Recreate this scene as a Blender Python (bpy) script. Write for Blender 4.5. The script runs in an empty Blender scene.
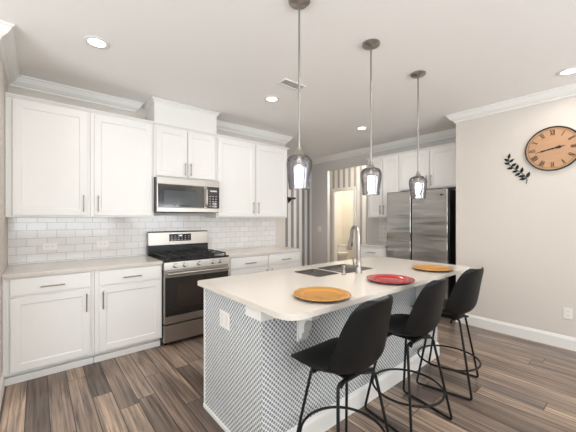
import bpy, bmesh, math, random
from mathutils import Vector, Matrix
random.seed(7)
C = bpy.context.scene.collection
PI = math.pi
R = math.radians

# ------------------------------------------------------------ camera, world, light, exposure
cam_d = bpy.data.cameras.new('camera'); cam = bpy.data.objects.new('camera', cam_d); C.objects.link(cam)
cam.location = (0, 0, 1.36)
cam.rotation_euler = (R(90), 0, R(50.03 - 90))
cam_d.sensor_width = 36; cam_d.lens = 299.35 / 576 * 36
cam_d.shift_y = 2.4 / 576; cam_d.clip_start = .05
bpy.context.scene.camera = cam

H = 2.72
w = bpy.data.worlds.new('world'); bpy.context.scene.world = w; w.use_nodes = True
w.node_tree.nodes['Background'].inputs[0].default_value = (.85, .93, 1, 1)
w.node_tree.nodes['Background'].inputs[1].default_value = 1.0

def area(name, loc, rot, sx, sy, power, col=(1, 1, 1), spread=PI):
    l = bpy.data.lights.new(name, 'AREA'); l.shape = 'RECTANGLE'; l.size = sx; l.size_y = sy
    l.energy = power; l.color = col; l.spread = spread
    o = bpy.data.objects.new(name, l); C.objects.link(o); o.location = loc; o.rotation_euler = rot
    return o
# added fill lamps at the unseen windows, tilted up to brighten the ceiling
area('added_fill_south', (0.2, -3.42, 1.45), (R(150), 0, 0), 3.2, 1.7, 250, (.90, .955, 1))
area('added_fill_south', (3.2, -3.42, 1.45), (R(150), 0, 0), 1.6, 1.7, 115, (.90, .955, 1))
area('added_fill_west', (-2.93, 0.4, 1.45), (R(150), 0, R(-90)), 2.8, 1.7, 200, (.90, .955, 1))

vs = bpy.context.scene.view_settings
vs.view_transform = 'Standard'; vs.look = 'None'; vs.gamma = 1.0; vs.exposure = -0.5
vs.use_curve_mapping = False

# ------------------------------------------------------------ materials
def srgb(r, g, b):
    f = lambda c: (c/255/12.92) if c/255 <= .04045 else ((c/255+.055)/1.055)**2.4
    return (f(r), f(g), f(b), 1)

class NT:
    def __init__(s, name):
        s.m = bpy.data.materials.new(name); s.m.use_nodes = True
        s.n = s.m.node_tree.nodes; s.l = s.m.node_tree.links
        s.p = s.n['Principled BSDF']
    def node(s, t, **k):
        x = s.n.new(t)
        for a, b in k.items(): setattr(x, a, b)
        return x
    def link(s, a, b): s.l.new(a, b)
    def math(s, op, a, b=None, c=None):
        x = s.node('ShaderNodeMath', operation=op)
        for i, v in enumerate((a, b, c)):
            if v is None: continue
            if isinstance(v, (int, float)): x.inputs[i].default_value = v
            else: s.link(v, x.inputs[i])
        return x.outputs[0]
    def mix(s, f, a, b):
        x = s.node('ShaderNodeMix', data_type='RGBA')
        for i, v in ((0, f), (6, a), (7, b)):
            if isinstance(v, (int, float, tuple)): x.inputs[i].default_value = v
            else: s.link(v, x.inputs[i])
        return x.outputs[2]
    def ramp(s, f, stops):
        x = s.node('ShaderNodeValToRGB'); e = x.color_ramp.elements
        e[0].position, e[0].color = stops[0]; e[1].position, e[1].color = stops[-1]
        for p, c in stops[1:-1]:
            q = e.new(p); q.color = c
        s.link(f, x.inputs[0]); return x.outputs[0]

def mat(name, col, rough=.5, metal=0., var=.03, scale=8., bump=0., bscale=60., coat=0., spec=None, stretch=None):
    t = NT(name); p = t.p
    tc = t.node('ShaderNodeTexCoord'); mp = t.node('ShaderNodeMapping')
    t.link(tc.outputs['Object'], mp.inputs[0])
    if stretch: mp.inputs['Scale'].default_value = stretch
    nz = t.node('ShaderNodeTexNoise'); nz.inputs['Scale'].default_value = scale; nz.inputs['Detail'].default_value = 3
    t.link(mp.outputs[0], nz.inputs['Vector'])
    lo = tuple(c*(1-var) for c in col[:3])+(1,); hi = tuple(min(1, c*(1+var)) for c in col[:3])+(1,)
    t.link(t.mix(nz.outputs[0], lo, hi), p.inputs['Base Color'])
    p.inputs['Roughness'].default_value = rough; p.inputs['Metallic'].default_value = metal
    if coat: p.inputs['Coat Weight'].default_value = coat; p.inputs['Coat Roughness'].default_value = .1
    if spec is not None: p.inputs['Specular IOR Level'].default_value = spec
    if bump:
        n2 = t.node('ShaderNodeTexNoise'); n2.inputs['Scale'].default_value = bscale
        t.link(mp.outputs[0], n2.inputs['Vector'])
        b = t.node('ShaderNodeBump'); b.inputs['Strength'].default_value = bump; b.inputs['Distance'].default_value = .002
        t.link(n2.outputs[0], b.inputs['Height']); t.link(b.outputs[0], p.inputs['Normal'])
    return t.m

def emis(name, col, st):
    t = NT(name); t.p.inputs['Base Color'].default_value = col
    t.p.inputs['Emission Color'].default_value = col; t.p.inputs['Emission Strength'].default_value = st
    return t.m

M = {}
M['wall'] = mat('wall_paint', srgb(217, 209, 200), .75, var=.01, bump=.05, bscale=300)
M['hallwall'] = mat('hall_wall_paint', srgb(214, 210, 206), .75, var=.01, bump=.05, bscale=300)
M['ceil'] = mat('ceiling_paint', srgb(248, 246, 243), .85, var=.01, bump=.05, bscale=250)
M['trim'] = mat('white_trim_paint', srgb(238, 236, 232), .45, var=.01)
M['cab'] = mat('white_cabinet_paint', srgb(236, 234, 230), .4, var=.01)
M['quartz'] = mat('white_quartz', srgb(214, 206, 196), .16, var=.035, scale=90)
M['nickel'] = mat('brushed_nickel', (.38, .355, .32, 1), .3, 1, var=.06, scale=40)
M['pull'] = mat('nickel_pull', (.33, .30, .27, 1), .35, 1, var=.06, scale=40)
M['steel'] = mat('stainless_steel', (.40, .385, .365, 1), .22, 1, var=.05, scale=6, stretch=(.3, .3, 4))
def wavy(m):   # rolled sheet: slight horizontal waves in the doors
    n = m.node_tree.nodes; l = m.node_tree.links
    tc = n.new('ShaderNodeTexCoord'); mp = n.new('ShaderNodeMapping'); mp.inputs['Scale'].default_value = (.5, .5, 3.2); l.new(tc.outputs['Object'], mp.inputs[0])
    z = n.new('ShaderNodeTexNoise'); z.inputs['Scale'].default_value = 1.3; z.inputs['Detail'].default_value = 2; l.new(mp.outputs[0], z.inputs['Vector'])
    b = n.new('ShaderNodeBump'); b.inputs['Strength'].default_value = 1; b.inputs['Distance'].default_value = .03
    l.new(z.outputs[0], b.inputs['Height']); l.new(b.outputs[0], n['Principled BSDF'].inputs['Normal'])
wavy(M['steel'])
M['steelside'] = mat('stainless_steel_fine', (.46, .43, .395, 1), .33, 1, var=.04, scale=20)
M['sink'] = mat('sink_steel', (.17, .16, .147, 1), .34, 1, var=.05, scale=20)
M['black'] = mat('black_enamel', (.012, .012, .013, 1), .25, var=.1)
M['iron'] = mat('cast_iron', (.018, .017, .017, 1), .55, var=.2, scale=50)
M['darkglass'] = mat('dark_oven_glass', (.018, .015, .014, 1), .07, var=.1, coat=.5)
M['plastic'] = mat('black_moulded_plastic', (.007, .007, .0072, 1), .45, var=.1, bump=.12, bscale=400, spec=.2)
M['tube'] = mat('black_powder_coat', (.007, .007, .007, 1), .4, var=.1, spec=.3)
M['whitep'] = mat('white_plastic', srgb(238, 234, 228), .35, var=.01)
M['slot'] = mat('dark_slot', srgb(70, 62, 56), .6)
M['gold'] = mat('gold_lacquer', srgb(208, 152, 78), .3, .35, var=.08, scale=30)
M['red'] = mat('red_lacquer', srgb(176, 22, 30), .2, .15, var=.1, scale=12, coat=.6)
M['dkunder'] = mat('dark_underside', srgb(40, 28, 24), .5)
M['clockwood'] = mat('clock_face_wood', srgb(190, 148, 112), .6, var=.14, scale=5, stretch=(1, 1, 9))
M['clockrim'] = mat('clock_rim_metal', srgb(48, 42, 38), .5, .3)
M['ink'] = mat('clock_paint_dark', srgb(62, 44, 34), .7)
M['cream'] = mat('cream_wall_paint', srgb(243, 238, 226), .7, var=.01)
M['porcelain'] = mat('porcelain', srgb(240, 236, 230), .15)
M['grille'] = mat('vent_grey', srgb(205, 203, 199), .5)
M['can'] = emis('downlight_lens', (1, .97, .93, 1), 9)
M['bulb'] = emis('bulb_glow', (1, .96, .92, 1), 30)

def glass():
    t = NT('smoked_glass'); t.n.remove(t.p)
    tr = t.node('ShaderNodeBsdfTransparent'); gl = t.node('ShaderNodeBsdfGlossy'); gl.inputs['Roughness'].default_value = .04
    gl.inputs[0].default_value = (.9, .9, .92, 1)
    lw = t.node('ShaderNodeLayerWeight'); lw.inputs[0].default_value = .35
    tr.inputs[0].default_value = (.74, .72, .72, 1)
    col = t.mix(lw.outputs['Facing'], (.86, .85, .86, 1), (.34, .33, .34, 1)); t.link(col, tr.inputs[0])
    f = t.math('MULTIPLY_ADD', lw.outputs['Fresnel'], .5, .04)
    mx = t.node('ShaderNodeMixShader'); t.link(f, mx.inputs[0]); t.link(tr.outputs[0], mx.inputs[1]); t.link(gl.outputs[0], mx.inputs[2])
    t.link(mx.outputs[0], t.n['Material Output'].inputs[0]); return t.m
M['glass'] = glass()

def floor_mat():
    t = NT('grey_brown_plank_floor'); W = .128; L = 1.22
    tc = t.node('ShaderNodeTexCoord'); sp = t.node('ShaderNodeSeparateXYZ'); t.link(tc.outputs['Object'], sp.inputs[0])
    xs = t.math('DIVIDE', t.math('ADD', sp.outputs[0], .062), W); row = t.math('FLOOR', xs); fx = t.math('FRACT', xs)
    wn = t.node('ShaderNodeTexWhiteNoise', noise_dimensions='1D'); t.link(row, wn.inputs['W'])
    ys = t.math('ADD', t.math('DIVIDE', sp.outputs[1], L), t.math('MULTIPLY', wn.outputs[0], 7.3))
    cell = t.math('FLOOR', ys); fy = t.math('FRACT', ys)
    cb = t.node('ShaderNodeCombineXYZ'); t.link(row, cb.inputs[0]); t.link(cell, cb.inputs[1])
    w2 = t.node('ShaderNodeTexWhiteNoise', noise_dimensions='2D'); t.link(cb.outputs[0], w2.inputs['Vector'])
    base = t.ramp(w2.outputs[0], [(0, srgb(100, 87, 79)), (.25, srgb(124, 109, 99)), (.5, srgb(140, 123, 111)), (.75, srgb(166, 146, 130)), (1, srgb(134, 122, 114))])
    # grain
    cg = t.node('ShaderNodeCombineXYZ')
    t.link(t.math('MULTIPLY', sp.outputs[0], 60), cg.inputs[0]); t.link(t.math('MULTIPLY', sp.outputs[1], 1.5), cg.inputs[1])
    t.link(t.math('MULTIPLY', w2.outputs[0], 40), cg.inputs[2])
    g = t.node('ShaderNodeTexNoise'); g.inputs['Scale'].default_value = 1; g.inputs['Detail'].default_value = 6; g.inputs['Roughness'].default_value = .65
    g.inputs['Distortion'].default_value = .8
    t.link(cg.outputs[0], g.inputs['Vector'])
    gr = t.ramp(g.outputs[0], [(.30, (.30, .29, .28, 1)), (.43, (.70, .69, .68, 1)), (.53, (1.08, 1.06, 1.04, 1)), (.68, (1.6, 1.56, 1.52, 1))])
    mm = t.node('ShaderNodeMix', data_type='RGBA', blend_type='MULTIPLY'); mm.inputs[0].default_value = 1
    t.link(base, mm.inputs[6]); t.link(gr, mm.inputs[7])
    # blotches inside a plank
    cg2 = t.node('ShaderNodeCombineXYZ')
    t.link(t.math('MULTIPLY', sp.outputs[0], 9), cg2.inputs[0]); t.link(t.math('MULTIPLY', sp.outputs[1], 1.5), cg2.inputs[1])
    t.link(t.math('MULTIPLY', w2.outputs[0], 90), cg2.inputs[2])
    g2 = t.node('ShaderNodeTexNoise'); g2.inputs['Scale'].default_value = 1; g2.inputs['Detail'].default_value = 2; t.link(cg2.outputs[0], g2.inputs['Vector'])
    bl = t.ramp(g2.outputs[0], [(.3, (.66, .66, .68, 1)), (.7, (1.28, 1.24, 1.18, 1))])
    m2 = t.node('ShaderNodeMix', data_type='RGBA', blend_type='MULTIPLY'); m2.inputs[0].default_value = 1
    t.link(mm.outputs[2], m2.inputs[6]); t.link(bl, m2.inputs[7])
    ex = t.math('MINIMUM', fx, t.math('SUBTRACT', 1, fx)); ey = t.math('MINIMUM', fy, t.math('SUBTRACT', 1, fy))
    seam = t.math('MAXIMUM', t.math('LESS_THAN', ex, .022), t.math('LESS_THAN', ey, .0022))
    col = t.mix(seam, m2.outputs[2], srgb(48, 40, 36))
    t.link(col, t.p.inputs['Base Color'])
    t.p.inputs['Roughness'].default_value = .30
    b = t.node('ShaderNodeBump'); b.inputs['Strength'].default_value = .25; b.inputs['Distance'].default_value = .001
    hh = t.math('SUBTRACT', g.outputs[0], seam); t.link(hh, b.inputs['Height']); t.link(b.outputs[0], t.p.inputs['Normal'])
    return t.m
M['floor'] = floor_mat()

def subway(name='white_subway_tile', axis='X'):
    t = NT(name); tc = t.node('ShaderNodeTexCoord'); sp = t.node('ShaderNodeSeparateXYZ'); t.link(tc.outputs['Object'], sp.inputs[0])
    cb = t.node('ShaderNodeCombineXYZ'); t.link(sp.outputs[axis], cb.inputs[0]); t.link(sp.outputs[2], cb.inputs[1])
    br = t.node('ShaderNodeTexBrick'); br.offset = .5; t.link(cb.outputs[0], br.inputs['Vector'])
    br.inputs['Scale'].default_value = 1; br.inputs['Brick Width'].default_value = .1545; br.inputs['Row Height'].default_value = .0775
    br.inputs['Mortar Size'].default_value = .0016; br.inputs['Mortar Smooth'].default_value = .15
    br.inputs['Color1'].default_value = srgb(236, 233, 230); br.inputs['Color2'].default_value = srgb(228, 225, 222)
    br.inputs['Mortar'].default_value = srgb(178, 174, 170)
    t.link(br.outputs['Color'], t.p.inputs['Base Color']); t.p.inputs['Roughness'].default_value = .12
    nz = t.node('ShaderNodeTexNoise'); nz.inputs['Scale'].default_value = 14; t.link(tc.outputs['Object'], nz.inputs['Vector'])
    hgt = t.math('SUBTRACT', t.math('MULTIPLY', nz.outputs[0], .5), br.outputs['Fac'])
    b = t.node('ShaderNodeBump'); b.inputs['Strength'].default_value = .4; b.inputs['Distance'].default_value = .002
    t.link(hgt, b.inputs['Height']); t.link(b.outputs[0], t.p.inputs['Normal'])
    return t.m
M['subway'] = subway(); M['subwayY'] = subway('white_subway_tile_side', 'Y')

def mosaic():
    t = NT('grey_mosaic_tile'); tc = t.node('ShaderNodeTexCoord'); sp = t.node('ShaderNodeSeparateXYZ'); t.link(tc.outputs['Object'], sp.inputs[0])
    u = t.math('DIVIDE', t.math('SUBTRACT', sp.outputs[0], sp.outputs[1]), .0285); v = t.math('DIVIDE', sp.outputs[2], .030)
    a = t.math('ADD', u, v); b_ = t.math('SUBTRACT', u, v)
    fa = t.math('ABSOLUTE', t.math('SUBTRACT', t.math('FRACT', a), .5)); fb = t.math('ABSOLUTE', t.math('SUBTRACT', t.math('FRACT', b_), .5))
    e = t.math('ADD', t.math('POWER', fa, 3.0), t.math('POWER', fb, 3.0))
    gm = t.node('ShaderNodeMapRange'); gm.interpolation_type = 'SMOOTHSTEP'
    gm.inputs['From Min'].default_value = .050; gm.inputs['From Max'].default_value = .072
    t.link(e, gm.inputs['Value'])
    cb = t.node('ShaderNodeCombineXYZ'); t.link(t.math('FLOOR', a), cb.inputs[0]); t.link(t.math('FLOOR', b_), cb.inputs[1])
    wn = t.node('ShaderNodeTexWhiteNoise', noise_dimensions='2D'); t.link(cb.outputs[0], wn.inputs['Vector'])
    tile = t.ramp(wn.outputs[0], [(0, srgb(114, 123, 130)), (1, srgb(144, 151, 156))])
    t.link(t.mix(gm.outputs[0], tile, srgb(238, 238, 236)), t.p.inputs['Base Color'])
    t.p.inputs['Roughness'].default_value = .3
    b = t.node('ShaderNodeBump'); b.inputs['Strength'].default_value = .4; b.inputs['Distance'].default_value = .002; b.invert = True
    t.link(gm.outputs[0], b.inputs['Height']); t.link(b.outputs[0], t.p.inputs['Normal'])
    return t.m
M['mosaic'] = mosaic()

def stripes(name, axis, period, frac, off, dark, light):
    t = NT(name); tc = t.node('ShaderNodeTexCoord'); sp = t.node('ShaderNodeSeparateXYZ'); t.link(tc.outputs['Object'], sp.inputs[0])
    f = t.math('FRACT', t.math('DIVIDE', t.math('ADD', sp.outputs[axis], off), period))
    t.link(t.mix(t.math('LESS_THAN', f, frac), light, dark), t.p.inputs['Base Color']); t.p.inputs['Roughness'].default_value = .7
    return t.m
M['stripe_x'] = stripes('grey_white_stripe_paper', 0, .165, .5, .0, srgb(150, 147, 146), srgb(236, 234, 232))
M['stripe_y'] = stripes('grey_white_stripe_paper_side', 1, .175, .42, .0, srgb(172, 169, 165), srgb(236, 232, 226))

# ------------------------------------------------------------ mesh helpers
def box(bm, x0, x1, y0, y1, z0, z1, bev=0, seg=2):
    r = bmesh.ops.create_cube(bm, size=1)
    for v in r['verts']:
        v.co = Vector(((x0+x1)/2 + v.co.x*(x1-x0), (y0+y1)/2 + v.co.y*(y1-y0), (z0+z1)/2 + v.co.z*(z1-z0)))
    if bev:
        es = list({e for v in r['verts'] for e in v.link_edges})
        bmesh.ops.bevel(bm, geom=es, offset=bev, segments=seg, affect='EDGES', profile=.6)

def tube(bm, pts, r, seg=10, closed=False, caps=True):
    pts = [Vector(p) for p in pts]; n = len(pts); rings = []
    def tan(i):
        if closed: return (pts[(i+1) % n]-pts[i-1]).normalized()
        a = pts[max(i-1, 0)]; b = pts[min(i+1, n-1)]; return (b-a).normalized()
    t0 = tan(0); up = Vector((0, 0, 1)) if abs(t0.z) < .9 else Vector((1, 0, 0))
    nrm = (up - t0*up.dot(t0)).normalized()
    for i in range(n):
        t = tan(i); nrm = (nrm - t*nrm.dot(t)).normalized(); bn = t.cross(nrm)
        rr = r[i] if isinstance(r, (list, tuple)) else r
        rings.append([bm.verts.new(pts[i] + (nrm*math.cos(2*PI*k/seg)+bn*math.sin(2*PI*k/seg))*rr) for k in range(seg)])
    m = n if closed else n-1
    for i in range(m):
        A, B = rings[i], rings[(i+1) % n]
        for k in range(seg): bm.faces.new((A[k], A[(k+1) % seg], B[(k+1) % seg], B[k]))
    if not closed and caps: bm.faces.new(rings[0][::-1]); bm.faces.new(rings[-1])

def smooth_path(pts, rad=.03, n=5):
    pts = [Vector(p) for p in pts]; out = [pts[0]]
    for i in range(1, len(pts)-1):
        a = (pts[i-1]-pts[i]); b = (pts[i+1]-pts[i]); r = min(rad, a.length*.45, b.length*.45)
        p0 = pts[i]+a.normalized()*r; p1 = pts[i]+b.normalized()*r
        for k in range(n+1):
            s = k/n; out.append(p0*(1-s)**2 + pts[i]*2*s*(1-s) + p1*s*s)
    out.append(pts[-1]); return out

def lathe(bm, prof, c=(0, 0, 0), seg=32, M4=None, close=False):
    rings = []
    for (r, z) in prof:
        if r < 1e-6: rings.append([bm.verts.new((c[0], c[1], c[2]+z))])
        else: rings.append([bm.verts.new((c[0]+r*math.cos(2*PI*k/seg), c[1]+r*math.sin(2*PI*k/seg), c[2]+z)) for k in range(seg)])
    prs = list(zip(rings, rings[1:]))
    if close: prs.append((rings[-1], rings[0]))
    for A, B in prs:
        for k in range(seg):
            k2 = (k+1) % seg
            if len(A) == 1 and len(B) == 1: continue
            if len(A) == 1: bm.faces.new((A[0], B[k], B[k2]))
            elif len(B) == 1: bm.faces.new((A[k], B[0], A[k2]))
            else: bm.faces.new((A[k], B[k], B[k2], A[k2]))
    if M4 is not None:
        vs_ = [v for rg in rings for v in rg]
        bmesh.ops.transform(bm, matrix=M4, verts=vs_)

def prism(bm, poly, f0, f1):
    """poly: 2D list; f0,f1 map (a,b)->3D for both ends"""
    A = [bm.verts.new(f0(*p)) for p in poly]; B = [bm.verts.new(f1(*p)) for p in poly]
    n = len(poly)
    bm.faces.new(A[::-1]); bm.faces.new(B)
    for k in range(n): bm.faces.new((A[k], A[(k+1) % n], B[(k+1) % n], B[k]))

def obj(name, bm, m, parent=None, smooth=False, mods=None, loc=None):
    bmesh.ops.recalc_face_normals(bm, faces=bm.faces)
    me = bpy.data.meshes.new(name); bm.to_mesh(me); bm.free()
    if smooth:
        for p in me.polygons: p.use_smooth = True
        if smooth != 'all': me.set_sharp_from_angle(angle=R(38))
    me.materials.append(M[m] if isinstance(m, str) else m)
    o = bpy.data.objects.new(name, me); C.objects.link(o)
    if parent is not None: o.parent = parent
    if loc: o.location = loc
    return o
def thing(name, label, cat, loc=(0, 0, 0), rotz=0, group=None):
    o = bpy.data.objects.new(name, None); C.objects.link(o); o.location = loc; o.rotation_euler = (0, 0, rotz)
    o.empty_display_size = .05; o['label'] = label; o['category'] = cat
    if group: o['group'] = group
    return o
def tag(o, label, cat, group=None):
    o['label'] = label; o['category'] = cat
    if group: o['group'] = group
    return o
def struct(name, bm, m, parent=None, smooth=False):
    o = obj(name, bm, m, parent, smooth)
    if parent is None: o['kind'] = 'structure'
    return o
def dup(root, loc=None, rotz=None, label=None):
    r = root.copy(); C.objects.link(r)
    if loc is not None: r.location = loc
    if rotz is not None: r.rotation_euler = (0, 0, rotz)
    if label: r['label'] = label
    def rec(a, b):
        for ch in list(a.children):
            c = ch.copy(); C.objects.link(c); c.parent = b; rec(ch, c)
    rec(root, r); return r
def nb(): return bmesh.new()
def bx(*a, **k):
    bm = nb(); box(bm, *a, **k); return bm

def molding(path, prof, z):
    """sweep (out,down) profile along plan path; the room is on the right of travel; mitred corners"""
    bm = nb(); pts = [Vector(p) for p in path]; rings = []
    for i, p in enumerate(pts):
        def rn(a, b): d = (b-a).normalized(); return Vector((d.y, -d.x))
        if i == 0: n = rn(pts[0], pts[1]); k = 1
        elif i == len(pts)-1: n = rn(pts[-2], pts[-1]); k = 1
        else:
            n1 = rn(pts[i-1], p); n2 = rn(p, pts[i+1]); n = (n1+n2).normalized(); k = 1/max(.2, n.dot(n1))
        rings.append([bm.verts.new((p.x+n.x*k*o, p.y+n.y*k*o, z+dz)) for o, dz in prof])
    m = len(prof)
    for A, B in zip(rings, rings[1:]):
        for k in range(m): bm.faces.new((A[k], A[(k+1) % m], B[(k+1) % m], B[k]))
    bm.faces.new(rings[0]); bm.faces.new(rings[-1][::-1])
    return bm

# ------------------------------------------------------------ setting
YA = 3.887; XL = -.214; XE = 3.20; YE = 5.02; XD = 4.93; XC = 4.232; YC = 1.602; XF = 6.0
HZ = H - .001
bm = bx(-3.2, 7.9, -3.7, 6.6, -.06, 0); struct('floor', bm, 'floor')
bm = bx(-3.2, 7.9, -3.7, 6.6, H, H+.06); struct('ceiling', bm, 'ceil')
struct('wall_left', bx(-3.0, XL, 2.93, YA, 0, H), 'wall')
struct('wall_back', bx(-3.0, XE, YA, 5.14, 0, H), 'wall')
struct('wall_hall', bx(XE, XD, YE, 5.14, 0, H), 'stripe_x')
bm = nb()
box(bm, XD, 5.05, YC, 3.49, 0, H); box(bm, XD, 5.0, 4.52, 5.14, 0, H); box(bm, XD, 5.0, 3.49, 4.52, 2.413, H)
struct('wall_far', bm, 'hallwall')
struct('wall_right', bx(XC, 5.05, -3.6, YC, 0, H), 'wall')
# passage and powder room beyond the opening
bm = nb(); dY0, dY1, dZ = 4.64, 5.26, 2.075
box(bm, XF, XF+.1, 2.4, dY0, 0, H); box(bm, XF, XF+.1, dY1, 6.4, 0, H); box(bm, XF, XF+.1, dY0, dY1, dZ, H)
struct('wall_passage', bm, 'stripe_y')
bm = nb(); box(bm, 5.05, 7.8, 2.3, 2.4, 0, H); box(bm, 5.05, 7.8, 6.4, 6.5, 0, H); box(bm, 4.95, 5.05, 5.1405, 6.4, 0, H)
struct('wall_passage_end', bm, 'hallwall')
bm = nb(); box(bm, 7.7, 7.8, 2.4, 6.4, 0, H); box(bm, XF+.1, 7.7, 4.2, 4.3, 0, H); box(bm, XF+.1, 7.7, 6.39, 6.4, 0, H)
struct('wall_powder_room', bm, 'cream')
# wall behind the camera and to the left, with windows added for daylight
bm = nb(); ys0, ys1 = -3.6, -3.5
for a, b in ((-3.0, -1.5), (1.9, 2.3), (4.1, XC)): box(bm, a, b, ys0, ys1, 0, H)
for a, b in ((-1.5, 1.9), (2.3, 4.1)): box(bm, a, b, ys0, ys1, 0, .4); box(bm, a, b, ys0, ys1, 2.5, H)
struct('wall_south', bm, 'wall')
bm = nb()
box(bm, -3.1, -3.0, -3.6, -1.1, 0, H); box(bm, -3.1, -3.0, 1.9, 5.14, 0, H)
box(bm, -3.1, -3.0, -1.1, 1.9, 0, .4); box(bm, -3.1, -3.0, -1.1, 1.9, 2.5, H)
struct('wall_west', bm, 'wall')
def win(name, fixed, a, b, along):
    bm = nb()
    def bb(u0, u1, z0, z1):
        if along == 'x': box(bm, u0, u1, fixed-.03, fixed+.03, z0, z1)
        else: box(bm, fixed-.03, fixed+.03, u0, u1, z0, z1)
    bb(a, b, .4, .46); bb(a, b, 2.44, 2.5); bb(a, a+.05, .46, 2.44); bb(b-.05, b, .46, 2.44)
    n = 3 if b-a > 2.5 else 2
    for k in range(1, n): x = a+(b-a)*k/n; bb(x-.03, x+.03, .46, 2.44)
    struct(name, bm, 'trim')
win('added_window_1', -3.56, -1.5, 1.9, 'x'); win('added_window_2', -3.56, 2.3, 4.1, 'x'); win('added_window_3', -3.06, -1.1, 1.9, 'y')  # three unseen windows, added to bring in daylight

CR = [(0, 0), (.092, 0), (.092, -.012), (.08, -.018), (.072, -.032), (.056, -.056), (.034, -.076), (.02, -.084), (.02, -.096), (.009, -.104), (0, -.106)]
struct('trim_1', molding([(-2.99, 2.93), (XL, 2.93), (XL, YA), (.875, YA), (.875, YA+.05)], CR, HZ), 'trim')
struct('trim_2', molding([(1.79, YA), (XE, YA), (XE, YE), (XD, YE), (XD, YC), (XC, YC), (XC, -3.5)], CR, HZ), 'trim')
BB = [(0, 0), (.014, 0), (.014, .105), (.011, .115), (.006, .122), (.006, .13), (0, .135)]
struct('baseboard_right', molding([(XD, YC-.0), (XC, YC), (XC, -3.5)][1:], BB, 0), 'trim')
struct('baseboard_left', molding([(-2.99, 2.93), (XL, 2.93), (XL, 3.33)], BB, 0), 'trim')
struct('baseboard_hall', molding([(XE, YA+.02), (XE, YE), (XD, YE), (XD, 4.52)], BB, 0), 'trim')
# door casing of the powder room
bm = nb(); cw = .07
box(bm, XF-.018, XF-.0005, dY0-cw, dY0, 0, dZ+cw); box(bm, XF-.018, XF-.0005, dY1, dY1+cw, 0, dZ+cw); box(bm, XF-.018, XF-.0005, dY0, dY1, dZ, dZ+cw)
box(bm, XF, XF+.1, dY0+.0005, dY0+.015, 0, dZ); box(bm, XF, XF+.1, dY1-.015, dY1-.0005, 0, dZ)
struct('trim_3', bm, 'trim')
# tiled backsplashes
struct('wall_backsplash', bx(XL+.001, 2.985, YA-.009, YA-.0005, .915, 1.40), 'subway')
struct('wall_backsplash_far', bx(XD-.009, XD-.0005, 2.68, 3.21, .915, 1.40), 'subwayY')

# ------------------------------------------------------------ cabinets
def shaker(bm, x0, x1, z0, z1, yf, t=.019, fr=.058, rec=.007):
    """door slab whose front face lies at y=yf (facing -y)"""
    y1 = yf+t
    box(bm, x0, x0+fr, yf, y1, z0, z1, .0012, 1); box(bm, x1-fr, x1, yf, y1, z0, z1, .0012, 1)
    box(bm, x0+fr, x1-fr, yf, y1, z0, z0+fr, .0012, 1); box(bm, x0+fr, x1-fr, yf, y1, z1-fr, z1, .0012, 1)
    # chamfered step towards the recessed panel
    a, b, c, d = x0+fr, x1-fr, z0+fr, z1-fr; s = .007
    o = [bm.verts.new(p) for p in ((a, yf+.002, c), (b, yf+.002, c), (b, yf+.002, d), (a, yf+.002, d))]
    i = [bm.verts.new(p) for p in ((a+s, yf+rec, c+s), (b-s, yf+rec, c+s), (b-s, yf+rec, d-s), (a+s, yf+rec, d-s))]
    for k in range(4): bm.faces.new((o[k], o[(k+1) % 4], i[(k+1) % 4], i[k]))
    bm.faces.new(i)
def pull(parent, x, z, yf, L=.165, vert=True):
    bm = nb(); r = .0055; y = yf-.028
    if vert:
        tube(bm, [(x, y, z-L/2), (x, y, z+L/2)], r, 10)
        for s in (-1, 1): tube(bm, [(x, y, z+s*L*.36), (x, yf-.0005, z+s*L*.36)], r*.8, 8)
    else:
        tube(bm, [(x-L/2, y, z), (x+L/2, y, z)], r, 10)
        for s in (-1, 1): tube(bm, [(x+s*L*.36, y, z), (x+s*L*.36, yf-.0005, z)], r*.8, 8)
    return obj('handle', bm, 'pull', parent, True)
def base_cab(label, x0, W, bays, loc=None, rot=0, group='white base cabinets', D=.608, endL=False):
    """bays: (a,b,handle side) in local x"""
    t = thing('base_cabinet', label, 'cabinet', loc or (x0, YA-.001, 0), rot, group)
    bm = nb(); box(bm, .0008, W-.0008, -D, 0, .1, .882); box(bm, .0008, W-.0008, -D+.07, 0, .0005, .1)
    obj('body', bm, 'cab', t)
    yf = -D-.0205
    obj('base_moulding', bx(.001, W-.001, -D+.045, -D+.0695, .0005, .06, bev=.006), 'cab', t)
    for a, b, side in bays:
        bm = nb(); box(bm, a, b, yf, yf+.019, .736, .868, .0025, 2); dr = obj('drawer', bm, 'cab', t)
        pull(dr, (a+b)/2, .79, yf, vert=False)
        bm = nb(); shaker(bm, a, b, .118, .716, yf); dd = obj('door', bm, 'cab', t)
        pull(dd, b-.03 if side == 'r' else a+.03, .60, yf)
    return t
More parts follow.
